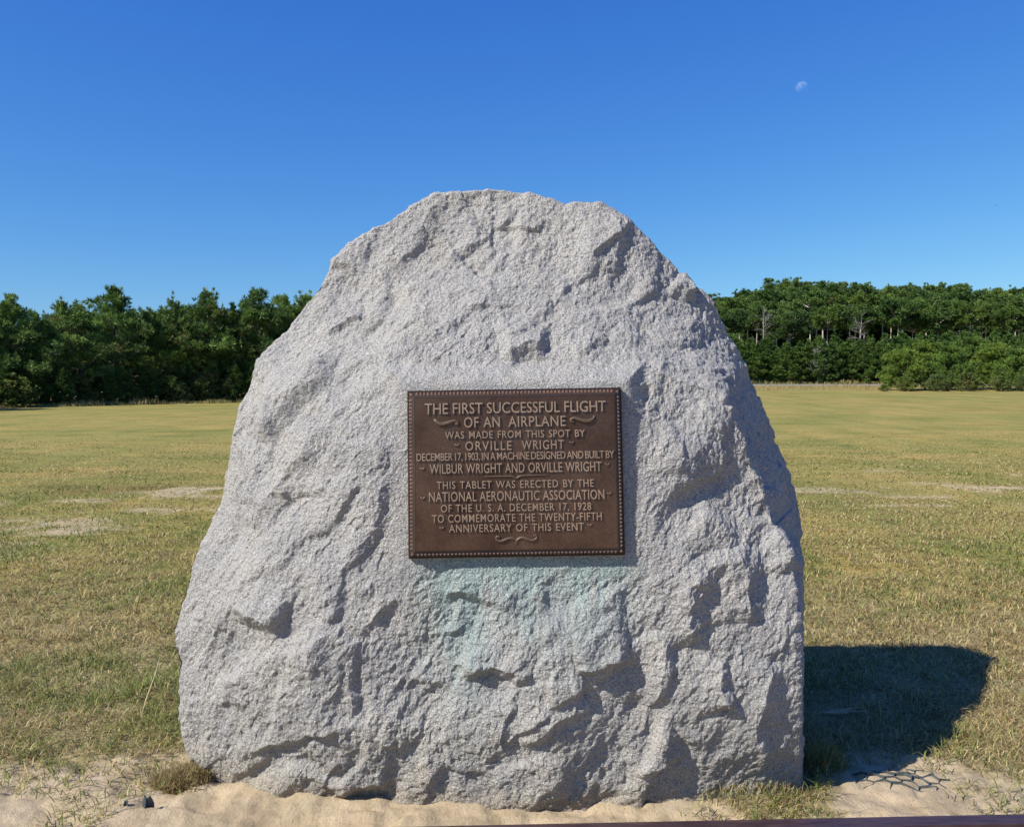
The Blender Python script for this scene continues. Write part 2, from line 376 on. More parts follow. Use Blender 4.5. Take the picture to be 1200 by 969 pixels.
r0 = blend(.80, .35, .42, .72); r0 = np.where((TH < 0) & (TH > -1.2), np.maximum(r0, .80 + .14 * sstep(.12, -.6, TH) * sstep(-1.2, -.8, TH)), r0); kk = blend(1.05, 1.9, 2.1, 1.8); TB = blend(.75, .55, .75, .95)
NF, NB = 430, 70
rf = np.linspace(.004, 1, NF); rb = np.linspace(1, .02, NB + 1)[1:]
def front_plane(x, z):
    return 3.10 + .10 * z + .07 * sstep(.9, -.05, z) + .24 * sstep(1.25, 2.2, z) + .07 * sstep(.5, 1.0, x) * sstep(.5, 1.3, z) + .05 * (x / 1.1) ** 2 + .05 * sstep(.5, 1.1, x) + .05 * sstep(.35, 0, z)
def ring(r, back):
    x = CX + r * Rm * np.cos(TH); z = CZ + r * Rm * np.sin(TH)
    if not back:
        s = np.clip((r - r0) / (1 - r0), 0, 1) ** kk
        y = front_plane(x, z) * (1 - s) + Dm * s
    else:
        y = Dm + TB * np.sqrt(max(0, 1 - r ** 3.0)) * (1 - .5 * sstep(.7, 2.1, z))
    return np.stack([x, y, z], 1)
G = np.stack([ring(r, False) for r in rf] + [ring(r, True) for r in rb])          # (rings, angles, 3)
NR = len(G)
def normals(G):
    du = np.roll(G, -1, 1) - np.roll(G, 1, 1); dv = np.gradient(G, axis=0)
    n = np.cross(du, dv); n /= np.maximum(np.linalg.norm(n, axis=2, keepdims=True), 1e-9)
    return n
nrm = normals(G)
ctr = np.array([0, 3.7, 1.0])
if (nrm * (G - ctr)).sum() < 0: nrm = -nrm
p = G.reshape(-1, 3); nn = nrm.reshape(-1, 3)
rim = np.exp(-((np.concatenate([1 - rf, 1 - rb])) / .10) ** 2); rim = np.repeat(rim, NA)
PX, PY = proj(p)
isf = np.repeat(np.arange(NR) < NF, NA)
# large broken planes, tilted along the grain that runs from upper right to lower left
wp = p + .05 * np.stack([fbm(p * 3, 3, 1), fbm(p * 3, 3, 2), fbm(p * 3, 3, 3)], 1)
gq = np.stack([wp[:, 0] * .86 + wp[:, 2] * -.5, wp[:, 1], (wp[:, 0] * .5 + wp[:, 2] * .86) * .62], 1)
calm = 1 - .75 * np.exp(-(np.maximum(0, np.maximum(np.abs(PX - 605) - 128, np.abs(PY - 554) - 100)) / 55) ** 2)   # dressed flatter round the tablet
calm *= 1 - .8 * np.exp(-((PX - 735) / 60) ** 2 - ((PY - 275) / 45) ** 2)
calm *= 1 - .75 * np.exp(-((PX - 850) / 60) ** 2 - ((PY - 400) / 70) ** 2)
calm *= 1 - .5 * sstep(740, 800, PX) * sstep(620, 680, PY)
d = .045 * facets(gq * 2.3, 100, 26, .30) * (1 - .6 * rim) * calm
d += .022 * facets(gq * 5.5 + 3, 200, 28, .30) * (1 - .45 * rim) * calm
d += .034 * fbm(p * 1.9, 3, 50) * (1 - .7 * rim)
d += .007 * ridged(gq * 6, 3, 60)
d += .0042 * ridged(gq * 16, 3, 65)
d += .0075 * facets(gq * 17, 300, 24, .35) * (.55 + .45 * fbm(p * 4, 2, 61))
d += .0036 * facets(gq * 44, 400, 16, .5)
d += .0034 * fbm(p * 85, 3, 70) + .0030 * ridged(p * 38, 3, 71)
# chips and ledges seen on the face: (polyline of the edge, height, width of the shaded flank, length of the run-up)
def step(line, A, wd, run, flip=1, wob=6):
    global d
    best = np.full(len(p), 1e9); sd = np.zeros(len(p)); tt = np.zeros(len(p)); tot = 0
    line = np.array(line, float); seg = np.hypot(*(line[1:] - line[:-1]).T); L = seg.sum(); acc = 0
    sel = isf & (PX > line[:, 0].min() - 160) & (PX < line[:, 0].max() + 160) & (PY > line[:, 1].min() - 160) & (PY < line[:, 1].max() + 160)
    x = PX[sel] + wob * fbm(p[sel] * 11, 3, 80); y = PY[sel] + wob * fbm(p[sel] * 11, 3, 81)
    b = best[sel]; s = sd[sel]; t = tt[sel]
    for i in range(len(line) - 1):
        a, c = line[i], line[i + 1]; e = (c - a) / seg[i]
        u = np.clip((x - a[0]) * e[0] + (y - a[1]) * e[1], 0, seg[i])
        qx, qy = x - a[0] - u * e[0], y - a[1] - u * e[1]; dist = np.hypot(qx, qy)
        up = dist < b
        s = np.where(up, np.sign(e[0] * (y - a[1]) - e[1] * (x - a[0])) * dist, s); t = np.where(up, (acc + u) / L, t); b = np.where(up, dist, b)
        acc += seg[i]
    s = s * flip                             # >0 on the run-up side
    end = np.clip(np.minimum(t, 1 - t) * 5, 0, 1) ** .7
    off = np.exp(-np.maximum(0, b - np.abs(s)) / 12)
    far = np.exp(-(b / 120) ** 2)
    d[sel] += A * end * far * np.where(s > 0, np.exp(-s / run), np.clip(1 + s / wd, 0, 1))
# lines run left to right / top to bottom; the run-up side is above (or left of) the line when flip = -1
step([(540, 786), (575, 782), (622, 790)], .045, 9, 60, -1)
step([(672, 778), (710, 776), (742, 770)], .040, 9, 60, -1)
step([(610, 864), (650, 842), (692, 825)], .026, 11, 50, -1)
step([(640, 826), (668, 812), (690, 800)], .02, 9, 40, -1)
step([(285, 880), (340, 862), (405, 848)], .022, 7, 45, -1)
step([(395, 930), (420, 913), (455, 918)], .04, 14, 50, -1)
step([(275, 712), (290, 714), (330, 732)], .05, 15, 35, -1)
step([(520, 690), (560, 698), (600, 712)], .02, 8, 40, -1)
step([(380, 500), (350, 545), (320, 590), (306, 622)], .03, 14, 40, 1)
step([(400, 405), (372, 440), (340, 470), (318, 520)], .034, 16, 40, 1)
step([(470, 700), (425, 735), (412, 790), (414, 850)], .022, 11, 45, 1)
step([(450, 560), (438, 620), (400, 670)], .02, 11, 45, 1)
step([(826, 668), (806, 685), (800, 720), (812, 752)], .045, 24, 40, 1)
step([(860, 640), (868, 670), (872, 730)], .045, 26, 40, 1)
step([(905, 625), (918, 640), (925, 668)], .03, 20, 30, 1)
step([(905, 770), (892, 800), (880, 850), (892, 905)], .035, 17, 40, 1)
step([(842, 770), (838, 800), (848, 830)], .04, 14, 30, 1)
step([(780, 740), (772, 800), (768, 830)], .04, 14, 35, 1)
step([(590, 418), (620, 408), (640, 412)], .045, 16, 40, -1)
step([(520, 300), (545, 285), (570, 270)], .03, 12, 60, -1)
step([(785, 335), (800, 348), (815, 345)], .04, 10, 30, -1)
step([(852, 395), (862, 420), (866, 450)], .015, 14, 40, 1)
step([(820, 470), (845, 500), (850, 560)], .015, 14, 40, 1)
step([(310, 470), (300, 500), (296, 540)], .02, 10, 30, 1)
step([(735, 900), (770, 892), (800, 878)], .03, 10, 40, -1)

# many small chisel and blast chips; most run down to the left, like the grain
rc = np.random.default_rng(12)
for k in range(64):
    cx0, cy0 = rc.uniform(225, 930), rc.uniform(240, 925)
    if 455 < cx0 < 755 and 435 < cy0 < 675: continue
    an = rc.normal(2.15, .45) if rc.random() < .62 else rc.normal(3.05, .22)
    ln = rc.uniform(18, 75); n_ = 4; cur = np.array([cx0, cy0]); ln_ = []
    for j in range(n_):
        ln_.append(tuple(cur)); cur = cur + np.array([math.cos(an), math.sin(an)]) * ln / (n_ - 1); an += rc.normal(0, .28)
    step(ln_, rc.uniform(.005, .014) * (.6 + ln / 90), rc.uniform(3, 9), rc.uniform(14, 45), 1, 4)

# tablet seat: the face is dressed flat behind the tablet
PTL, PTR, PBR, PBL = (477.1, 458.3), (726.0, 454.2), (733.7, 650.0), (479.3, 654.1)
PD0, PD1 = 3.185, 3.25                      # distance at the bottom and at the top of the tablet's back
cTL, cTR, cBR, cBL = P(*PTL, PD1), P(*PTR, PD1), P(*PBR, PD0), P(*PBL, PD0)
pc = (cTL + cTR + cBR + cBL) / 4
ux = (cTR + cBR - cTL - cBL); PW = np.linalg.norm(ux) / 2; ux /= np.linalg.norm(ux)
uy = (cTL + cTR - cBL - cBR); PH = np.linalg.norm(uy) / 2; uy -= ux * uy.dot(ux); uy /= np.linalg.norm(uy)
un = np.cross(ux, uy)                        # out of the face, towards the viewer
q = p + nn * d[:, None]
la, lb = (q - pc) @ ux, (q - pc) @ uy; lc = (q - pc) @ un
ox = np.maximum(np.abs(la) - PW / 2, np.abs(lb) - PH / 2)
seat = sstep(.12, .012, ox + .012 * fbm(q * 22, 3, 90)) * isf
q = q + un[None] * ((-.004 + .35 * np.clip(lc, -.03, .03) * (ox > 0) - lc) * seat)[:, None]
# lower edge drips and a tint map: green copper run-off, warm dust at the foot
PX, PY = proj(q)
nz = fbm(q * 9, 4, 95); nz2 = fbm(np.stack([q[:, 0] * 34, q[:, 1] * 3, q[:, 2] * 2.4], 1), 4, 96)
st = sstep(648, 660, PY) * (np.exp(-((PX - 530) / 44) ** 4) * sstep(850, 700, PY + 45 * nz) * 1.05 + np.exp(-((PX - 655) / 85) ** 4) * sstep(830, 660, PY + 60 * nz) * 1.2
     + .35 * np.exp(-((PX - 545) / 30) ** 2) * sstep(960, 780, PY) + 1.0 * np.exp(-((PX - 610) / 130) ** 8) * sstep(705, 655, PY + 14 * nz))
st = np.clip(st * (.58 + .55 * nz2 + .35 * nz), 0, .9) * isf
green = np.array([.75, .985, 1.0]); warm = np.array([1.03, .98, .88])
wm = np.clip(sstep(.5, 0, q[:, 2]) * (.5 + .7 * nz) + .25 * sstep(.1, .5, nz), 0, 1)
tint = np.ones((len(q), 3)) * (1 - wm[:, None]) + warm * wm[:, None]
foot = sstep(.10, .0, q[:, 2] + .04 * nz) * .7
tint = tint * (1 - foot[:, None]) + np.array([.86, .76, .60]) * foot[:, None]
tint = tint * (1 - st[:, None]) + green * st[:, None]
a0 = np.arange(NA); a1 = (a0 + 1) % NA
Q = np.concatenate([np.stack([i * NA + a0, (i + 1) * NA + a0, (i + 1) * NA + a1, i * NA + a1], 1) for i in range(NR - 1)])
n0 = len(q)
q = np.concatenate([q, q[:NA].mean(0)[None], q[-NA:].mean(0)[None]]); tint = np.concatenate([tint, tint[:1], tint[-1:]])
T = np.concatenate([np.stack([np.full(NA, n0), a0, a1], 1), np.stack([(NR - 1) * NA + a1, (NR - 1) * NA + a0, np.full(NA, n0 + 1)], 1)])
off = np.array([0, 3.6, 0])
# wind the faces outwards
v = q[Q[::997]]; fn = np.cross(v[:, 1] - v[:, 0], v[:, 2] - v[:, 0])
if (fn * (v[:, 0] - ctr)).sum() < 0: Q = Q[:, ::-1]; T = T[:, ::-1]
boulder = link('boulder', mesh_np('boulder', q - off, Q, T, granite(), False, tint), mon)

# ---- tablet
M_panel = bronze('bronze_panel', (.078, .040, .025), (.185, .094, .054), .33, .8)
M_letter = bronze('bronze_letter', (.215, .148, .10), (.34, .235, .16), .45, .35)
M_border = bronze('bronze_border', (.19, .11, .08), (.33, .20, .145), .4, .5)
M_scroll = bronze('bronze_scroll', (.075, .048, .032), (.12, .08, .055), .5, .4)
plq = MB()
THK, BEV = .040, .030
w2, h2 = PW / 2, PH / 2; wi, hi = w2 - BEV, h2 - BEV
plq.add([(-wi - .002, -hi - .002, -.004), (wi + .002, -hi - .002, -.004), (wi + .002, hi + .002, -.004), (-wi - .002, hi + .002, -.004),
         (-wi, -hi, THK), (wi, -hi, THK), (wi, hi, THK), (-wi, hi, THK)],
        [(0, 3, 2, 1), (4, 5, 6, 7), (0, 1, 5, 4), (1, 2, 6, 5), (2, 3, 7, 6), (3, 0, 4, 7)])
from mathutils import Matrix
mw = Matrix(((ux[0], uy[0], un[0], pc[0] - off[0]), (ux[1], uy[1], un[1], pc[1] - off[1]), (ux[2], uy[2], un[2], pc[2] - off[2]), (0, 0, 0, 1)))
plaque = link('plaque', plq.mesh('plaque', M_panel, False), mon); plaque.matrix_local = mw
bd = MB()                                   # moulded border: rounded fillet, sloping ovolo with darts, thin foot
prof = [(0, THK + .001), (.002, THK + .0008), (.004, THK), (.0055, THK - .0015), (.0255, .010), (.0265, .0115), (.030, .010), (.030, -.004)]
vs = []; fs = []
for (o_, z_) in prof: vs += [(-wi - o_, -hi - o_, z_), (wi + o_, -hi - o_, z_), (wi + o_, hi + o_, z_), (-wi - o_, hi + o_, z_)]
for i in range(len(prof) - 1):
    for k in range(4): fs.append((i * 4 + k, (i + 1) * 4 + k, (i + 1) * 4 + (k + 1) % 4, i * 4 + (k + 1) % 4))
bd.add(vs, fs)
def dart(c, along, out):                    # one leaf of the border: a small wedge-shaped bead
    c, a, o_ = Vector(c), Vector(along), Vector(out); up = Vector((0, 0, 1)); s = (o_ - up * 1.45).normalized(); n = (o_ * 1.45 + up).normalized()
    def pt(u, v_, h): return c + a * (u * .8) + s * v_ + n * h
    r = [(-.0066, -.010, .0), (.0066, -.010, .0), (.0055, .004, .0), (0, .013, .0), (-.0055, .004, .0)]
    t = [(-.0036, -.008, .0055), (.0036, -.008, .0055), (.0026, .002, .0055), (0, .007, .004), (-.0026, .002, .0055)]
    bd.add([pt(*k) for k in r] + [pt(*k) for k in t], [(5, 6, 7, 8, 9)] + [(i, (i + 1) % 5, 5 + (i + 1) % 5, 5 + i) for i in range(5)])
mid, mz = .0155, (THK - .001 + .010) / 2
for s in (-1, 1):
    n_ = int(2 * wi / .0135)
    for k in range(n_): dart((-wi + (k + .5) * 2 * wi / n_, s * (hi + mid), mz), (1, 0, 0), (0, s, 0))
    n_ = int(2 * hi / .0135)
    for k in range(n_): dart((s * (wi + mid), -hi + (k + .5) * 2 * hi / n_, mz), (0, 1, 0), (s, 0, 0))
    for t in (-1, 1):
        dart((s * (wi + mid * .9), t * (hi + mid * .9), mz), (-t * .7, s * .7, 0), (s * .7, t * .7, 0))
nb = len(prof) * 4 - 4
me = bd.mesh('border', bronze('bronze_recess', (.035, .022, .016), (.065, .04, .03), .4, .4), False); me.materials.append(M_border)
for i_, pl in enumerate(me.polygons): pl.material_index = 1 if i_ >= nb else 0
link('border', me, plaque)

def uv(zx, zy):                             # pixel of the enlarged tablet view -> tablet coordinates
    yt = 103 - (zx - 135) / 905 * 15; v_ = (zy - yt) / 712
    l = 135 + v_ * 8; r_ = 1040 + v_ * 28
    return (zx - l) / (r_ - l) * PW - PW / 2, PH / 2 - v_ * PH
SZ = PW / 915
def line(text, x0, x1, yl, yr, cap, space=1.0, word=1.0):
    cu = bpy.data.curves.new('inscription', 'FONT'); cu.body = text; cu.size = 1; cu.extrude = .0; cu.align_x = 'LEFT'
    cu.space_word = word; cu.space_character = space; cu.resolution_u = 3
    tmp = bpy.data.objects.new('tmp', cu); C.objects.link(tmp)
    dg = bpy.context.evaluated_depsgraph_get()
    me0 = bpy.data.meshes.new_from_object(tmp.evaluated_get(dg))
    b = np.array([v.co[:2] for v in me0.vertices]); bpy.data.meshes.remove(me0)
    # final size and weight: scale x and y apart, then thicken and extrude
    ax, ay = uv(x0, yl); bx, by = uv(x1, yr)
    caph = cap * SZ; sy = caph / .727
    sx = (bx - ax) / (b[:, 0].max() - b[:, 0].min())
    cu.offset = .004; cu.extrude = .004 / sy; cu.bevel_depth = .0
    dg = bpy.context.evaluated_depsgraph_get(); dg.update()
    me = bpy.data.meshes.new_from_object(tmp.evaluated_get(dg))
    bpy.data.objects.remove(tmp)
    v_ = np.array([v.co[:] for v in me.vertices])
    cx = (b[:, 0].max() + b[:, 0].min()) / 2; cy = .727 / 2
    v_[:, 0] = (v_[:, 0] - cx) * sx; v_[:, 1] = (v_[:, 1] - cy) * sy; v_[:, 2] = v_[:, 2] * sy + .003
    top = v_[:, 2] > .003
    me.vertices.foreach_set('co', v_.astype(np.float32).ravel()); me.update(); me.name = 'inscription'
    me.materials.clear(); me.materials.append(M_letter)
    o_ = link('inscription', me, plaque, ((ax + bx) / 2, (ay + by) / 2, THK)); o_.rotation_euler = (0, 0, 0)
    return o_
line('THE FIRST SUCCESSFUL FLIGHT', 214, 972, 184, 169, 48, 1.0, 1.0)
line('OF AN', 379, 529, 240, 238, 46, 1.08, 1.15)
line('AIRPLANE', 565, 804, 237, 233, 46, 1.08, 1.15)
line('WAS MADE FROM THIS SPOT BY', 300, 886, 294, 286, 32, 1.1, 1.4)
line('ORVILLE', 385, 579, 340, 337, 40, 1.2, 1.0)
line('WRIGHT', 622, 798, 336, 332, 40, 1.2, 1.0)
line('DECEMBER 17, 1903, IN A MACHINE DESIGNED AND BUILT BY', 181, 1010, 388, 374, 33, .95, .7)
line('WILBUR WRIGHT AND ORVILLE WRIGHT', 236, 957, 438, 424, 42, 1.05, 1.1)
line('THIS TABLET WAS ERECTED BY THE', 266, 926, 505, 495, 33, 1.12, 1.3)
line('NATIONAL AERONAUTIC ASSOCIATION', 234, 971, 555, 541, 42, 1.05, 1.0)
line('OF THE U. S. A. DECEMBER 17, 1928', 284, 916, 601, 593, 33, 1.12, 1.1)
line('TO COMMEMORATE THE TWENTY-FIFTH', 247, 961, 645, 634, 34, 1.12, 1.1)
line('ANNIVERSARY OF THIS EVENT', 319, 886, 685, 677, 33, 1.12, 1.3)
def scroll(name, pts_, rs):
    mb = MB()
    for pl, r_ in zip(pts_, rs):
        pp = [Vector((*uv(x, y), THK + .002)) for x, y in pl]
        if len(pp) > 2:                     # smooth the bends
            for _ in range(2):
                n_ = [pp[0]]
                for a, b in zip(pp, pp[1:]): n_ += [a.lerp(b, .25), a.lerp(b, .75)]
                pp = n_ + [pp[-1]]
        k = len(pp); ra = np.interp(np.linspace(0, 1, k), np.linspace(0, 1, len(r_)), r_)
        mb.tube(pp, list(ra * SZ * 1.25), 8)
    return link(name, mb.mesh(name, M_scroll, True), plaque)
scroll('scroll', [[(262, 240), (254, 234), (256, 226), (262, 238), (285, 252), (315, 243), (338, 234), (352, 238), (356, 246), (348, 250), (342, 245)]], [[5, 4, 3, 7, 9, 8, 6, 5, 5, 5, 4]])
scroll('scroll', [[(838, 240), (828, 238), (826, 228), (840, 222), (862, 228), (890, 238), (915, 232), (925, 220), (924, 212), (917, 214)]], [[5, 5, 5, 6, 8, 9, 7, 4, 3, 4]])
scroll('scroll', [[(465, 470), (560, 468), (585, 468), (600, 480), (614, 467), (640, 465), (735, 463)]], [[1.5, 3.5, 4, 3, 4, 3.5, 1.5]])
scroll('scroll', [[(530, 722), (522, 718), (517, 726), (522, 736), (538, 741), (560, 732), (580, 725), (597, 730), (604, 738), (603, 752)],
                  [(676, 718), (684, 714), (690, 722), (686, 732), (670, 737), (648, 730), (628, 723), (611, 729), (604, 738)]], [[5, 4, 4, 5, 6, 6, 5, 4, 4, 2], [5, 4, 4, 5, 6, 6, 5, 4, 4]])
for (x, y) in ((350, 337), (832, 326), (205, 437), (983, 418), (208, 560), (992, 540), (288, 685), (912, 672)):
    scroll('tick_mark', [[(x - 11, y - 3), (x - 4, y - 1), (x + 1, y + 5), (x + 6, y - 2), (x + 12, y - 5)]], [[1.5, 3.5, 4, 3, 1.2]])

# ------------------------------------------------------------------ the launching rail along the bottom of the picture
a_ = np.array([*P(470, 984, gdist(984))[:2], 0]); b_ = np.array([*P(1200, 968.5, gdist(968.5))[:2], 0])
e_ = (b_ - a_) / np.linalg.norm(b_ - a_); ang = math.atan2(e_[1], e_[0])
rail = link('wooden_rail', None, None, (a_[0], a_[1], 0), (0, 0, ang)); tag(rail, 'weathered wooden rail with dark purplish iron cap lying in the sand before the boulder', 'rail')
mb = MB(); mb.box((-3.5, -.062, -.06), (6.0, -.006, .028))
link('beam', mb.mesh('beam', plain('weathered_wood', (.20, .17, .14), (.34, .30, .26), .85, 9., 0, .6, (.15, 6, 6)), False), rail)
mb = MB(); mb.box((-3.5, -.066, .0285), (6.0, 0, .046))
me = mb.mesh('iron_strip', plain('iron_paint', (.040, .022, .028), (.075, .045, .05), .45, 25., .3, .35, (.4, 3, 3)), False)
link('iron_strip', me, rail)

# ------------------------------------------------------------------ grass
rng = np.random.default_rng(7)
GM = blades_mat()
GREENS = np.array([[.145, .19, .04], [.20, .225, .055], [.26, .25, .075], [.11, .15, .035]])
DRY = np.array([[.41, .325, .135], [.33, .24, .095], [.50, .42, .215], [.25, .17, .075]])
def blades(x, y, z, hgt, wid, lean, col, rng):
    n = len(x); az = rng.uniform(0, 2 * math.pi, n)
    dx, dy = np.cos(az), np.sin(az)
    px_, py_ = -dy, dx
    tw = rng.uniform(-.6, .6, n); px_, py_ = px_ * np.cos(tw) - py_ * np.sin(tw), px_ * np.sin(tw) + py_ * np.cos(tw)
    base = np.stack([x, y, z], 1); side = np.stack([px_, py_, np.zeros(n)], 1) * (wid / 2)[:, None]
    l1 = hgt * .5; up1 = np.cos(lean * .6) * l1; out1 = np.sin(lean * .6) * l1
    midp = base + np.stack([dx * out1, dy * out1, up1], 1)
    ln2 = np.minimum(lean * 1.35, 1.62)
    tip = midp + np.stack([dx * np.sin(ln2) * hgt * .55, dy * np.sin(ln2) * hgt * .55, np.cos(ln2) * hgt * .55], 1)
    tip[:, 2] = np.maximum(tip[:, 2], z + .003)
    v = np.empty((n, 5, 3)); v[:, 0] = base - side; v[:, 1] = base + side; v[:, 2] = midp + side * .8; v[:, 3] = midp - side * .8; v[:, 4] = tip
    k = np.arange(n)[:, None] * 5
    return v.reshape(-1, 3), k + np.array([[0, 1, 2, 3]]), k + np.array([[3, 2, 4]]), np.repeat(col, 5, 0)
def grass_cols(x, y, rng, bias=0.0):
    n = len(x)
    g = .53 + 1.1 * fbm(n2(x * .9, y * .9), 4, 31) + .35 * fbm(n2(x * 4, y * 4), 2, 33) - .18 * sstep(6, 16, y) + bias
    isg = rng.random(n) < np.clip(g - .15, .10, .70)
    c = np.where(isg[:, None], GREENS[rng.integers(0, 4, n)], DRY[rng.integers(0, 4, n)])
    return c * rng.uniform(.75, 1.25, (n, 1)), isg
def inside_stone(x, y):
    return ((np.abs(x + .02) / 1.22) ** 4 + (np.abs(y - 3.85) / .72) ** 4 < 1)
NBL = 720000
dd_ = np.exp(rng.uniform(math.log(2.95), math.log(34), NBL)); x = rng.uniform(-.95, .95, NBL) * dd_; y = dd_
keep = (rng.random(NBL) > np.where(y > 6, sandy(x, y) * .75, sandy(x, y) ** .5 * 1.02)) & ~inside_stone(x, y)
clump = fbm(n2(x * 6, y * 6), 3, 44)
keep &= rng.random(NBL) < np.clip(.75 + .9 * clump, .15, 1) * sstep(34, 16, y)
ral = (x - a_[0]) * -math.sin(ang) + (y - a_[1]) * math.cos(ang); keep &= (ral > .03) & (((x - 1.46) / .24) ** 2 + ((y - 3.41) / .16) ** 2 > 1)
x, y, clump = x[keep], y[keep], clump[keep]
col, isg = grass_cols(x, y, rng)
far = (y / 4)
hgt = rng.uniform(.035, .085, len(x)) * far ** .12 * (1 + .5 * np.maximum(0, clump)) * np.where(isg, 1.1, .95)
hgt *= 1 - .45 * sstep(5, 14, y) - .35 * sstep(14, 30, y)
wid = rng.uniform(.0025, .0050, len(x)) * far ** .85
lean = np.clip(rng.normal(np.where(isg, 1.12, 1.34), .28, len(x)), .1, 1.55)
bv, bq, bt, bc = blades(x, y, Hn(x, y) - .004, hgt, wid, lean, col, rng)
# sparse sprigs on the sand
ns = 15000
x = rng.uniform(-3.4, 3.6, ns); y = rng.uniform(2.98, 4.0, ns)
sprig = fbm(n2(x * 3.2, y * 3.2), 3, 52)
k = (sprig > .14 - .2 * sstep(1.75, 2.0, x) - .22 * sstep(-1.35, -1.9, x)) & (np.abs(x) > .55) & (((x - 1.46) / .24) ** 2 + ((y - 3.41) / .16) ** 2 > 1) & ~inside_stone(x, y) & ((x - a_[0]) * -math.sin(ang) + (y - a_[1]) * math.cos(ang) > .04)
x, y = x[k], y[k]; col, isg = grass_cols(x, y, rng, .25)
v2 = blades(x, y, Hn(x, y) - .004, rng.uniform(.035, .095, len(x)), rng.uniform(.003, .005, len(x)), rng.uniform(.8, 1.55, len(x)), col, rng)
# long seed grass at the foot of the woods
def strip(n, pxa, pxb, da, db, h0, h1, dry, seed):
    r = np.random.default_rng(seed); d_ = r.uniform(0, 1, n); px = r.uniform(pxa, pxb, n)
    dist = (da(px) if callable(da) else da) + d_ * (db - 0 if callable(da) else db - da)
    xx = (px - 600) / F * dist
    c = np.where((r.random(n) < dry)[:, None], DRY[r.integers(0, 4, n)] * .95, GREENS[r.integers(0, 4, n)]) * r.uniform(.8, 1.15, (n, 1))
    cl = fbm(n2(xx * .5, dist * .5), 3, seed)
    hh = r.uniform(h0, h1, n) * np.clip(.8 + 1.2 * cl, .15, 1.7)
    return blades(xx, dist, Hn(xx, dist), hh, hh * .08 + .01, r.uniform(.1, .7, n), c, r)
def dleft(px): return np.interp(px, [-150, 0, 290, 700], [49.5, 54, 69.5, 90]) - 1.6
v3 = strip(16000, -140, 640, dleft, 2.6, .08, .42, .6, 61)
v4 = strip(14000, 860, 1060, 77, 91, .06, .22, .92, 62)
v5 = strip(9000, 820, 1290, 98.5, 100, .2, .6, .4, 63)
V = [(bv, bq, bt, bc), v2, v3, v4, v5]; n_ = 0; A = [[], [], [], []]
for v_, q_, t_, c_ in V:
    A[0].append(v_); A[1].append(q_ + n_); A[2].append(t_ + n_); A[3].append(c_); n_ += len(v_)
grass = link('grass', mesh_np('grass', np.concatenate(A[0]), np.concatenate(A[1]), np.concatenate(A[2]), GM, True, np.concatenate(A[3])))
tag(grass, 'short half-dry mown grass with green and straw-coloured blades over the field', 'grass', None, 'stuff')

def tuft(name, label, px, py, n, spread, h0, h1, dry, seed, seedz=0):
    r = np.random.default_rng(seed); d_ = gdist(py); c0 = P(px, py, d_)
    a = r.uniform(0, 2 * math.pi, n); rr_ = spread * np.sqrt(r.random(n))
    x = np.cos(a) * rr_; y = np.sin(a) * rr_ * .7
    c = np.where((r.random(n) < dry)[:, None], np.array([[.30, .22, .10], [.38, .29, .14], [.20, .13, .06], [.48, .38, .20]])[r.integers(0, 4, n)], GREENS[r.integers(0, 4, n)]) * r.uniform(.7, 1.2, (n, 1))
    zz = Hn(x + c0[0], y + c0[1]) - .006 + .045 * np.maximum(0, 1 - (rr_ / spread) ** 2)
    v_, q_, t_, c_ = blades(x, y, zz, r.uniform(h0, h1, n), r.uniform(.002, .004, n), r.uniform(.3, 1.5, n), c, r)
    o_ = link(name, mesh_np(name, v_, q_, t_, GM, True, c_), None, (c0[0], c0[1], 0))
    return tag(o_, label, 'grass tuft')
tuft('grass_tuft', 'dry brown matted grass clump at the left foot of the boulder', 216, 914, 2000, .125, .03, .075, .88, 71)
tuft('grass_tuft', 'green grass tuft at the boulder\'s right corner beside its shadow', 955, 896, 700, .13, .04, .10, .3, 72)
tuft('grass_tuft', 'flat half-green grass patch growing in sand along the right front of the boulder', 868, 925, 1300, .24, .02, .06, .55, 73)

# long straw stem
c0 = P(163, 848, gdist(848)); c1 = P(187, 770, gdist(800))
mb = MB(); L_ = [Vector((0, 0, 0)), Vector((.02, .03, .10)), Vector((.05, .07, .21)), Vector(c1 - c0) * 1.0]
mb.tube(L_, [.0022, .002, .0016, .001], 6)
tag(link('straw_stem', mb.mesh('straw_stem', plain('straw', (.5, .42, .24), (.62, .53, .33), .6)), None, tuple(c0 * [1, 1, 0])), 'long pale straw stem leaning up from the grass left of the boulder', 'stem')
# dry twig in the shade of the stone
c0 = P(962, 838, gdist(838)); mb = MB(); rnd = random.Random(4)
for k in range(9):
    an = rnd.uniform(-.5, .9); L0 = rnd.uniform(.10, .26)
    pp = [Vector((0, 0, .012))]; 
    for j in range(4): pp.append(pp[-1] + Vector((math.cos(an), math.sin(an) * .8, rnd.uniform(-.02, .22))) * L0 / 4); an += rnd.uniform(-.3, .3)
    mb.tube(pp, [.003, .0025, .002, .0015, .001], 5)
tag(link('dry_twig', mb.mesh('dry_twig', plain('twig', (.34, .27, .19), (.5, .41, .3), .8)), None, (c0[0], c0[1], float(Hn(np.array([c0[0]]), np.array([c0[1]]))[0]))), 'small branching dry twig lying in the boulder\'s shadow', 'twig')

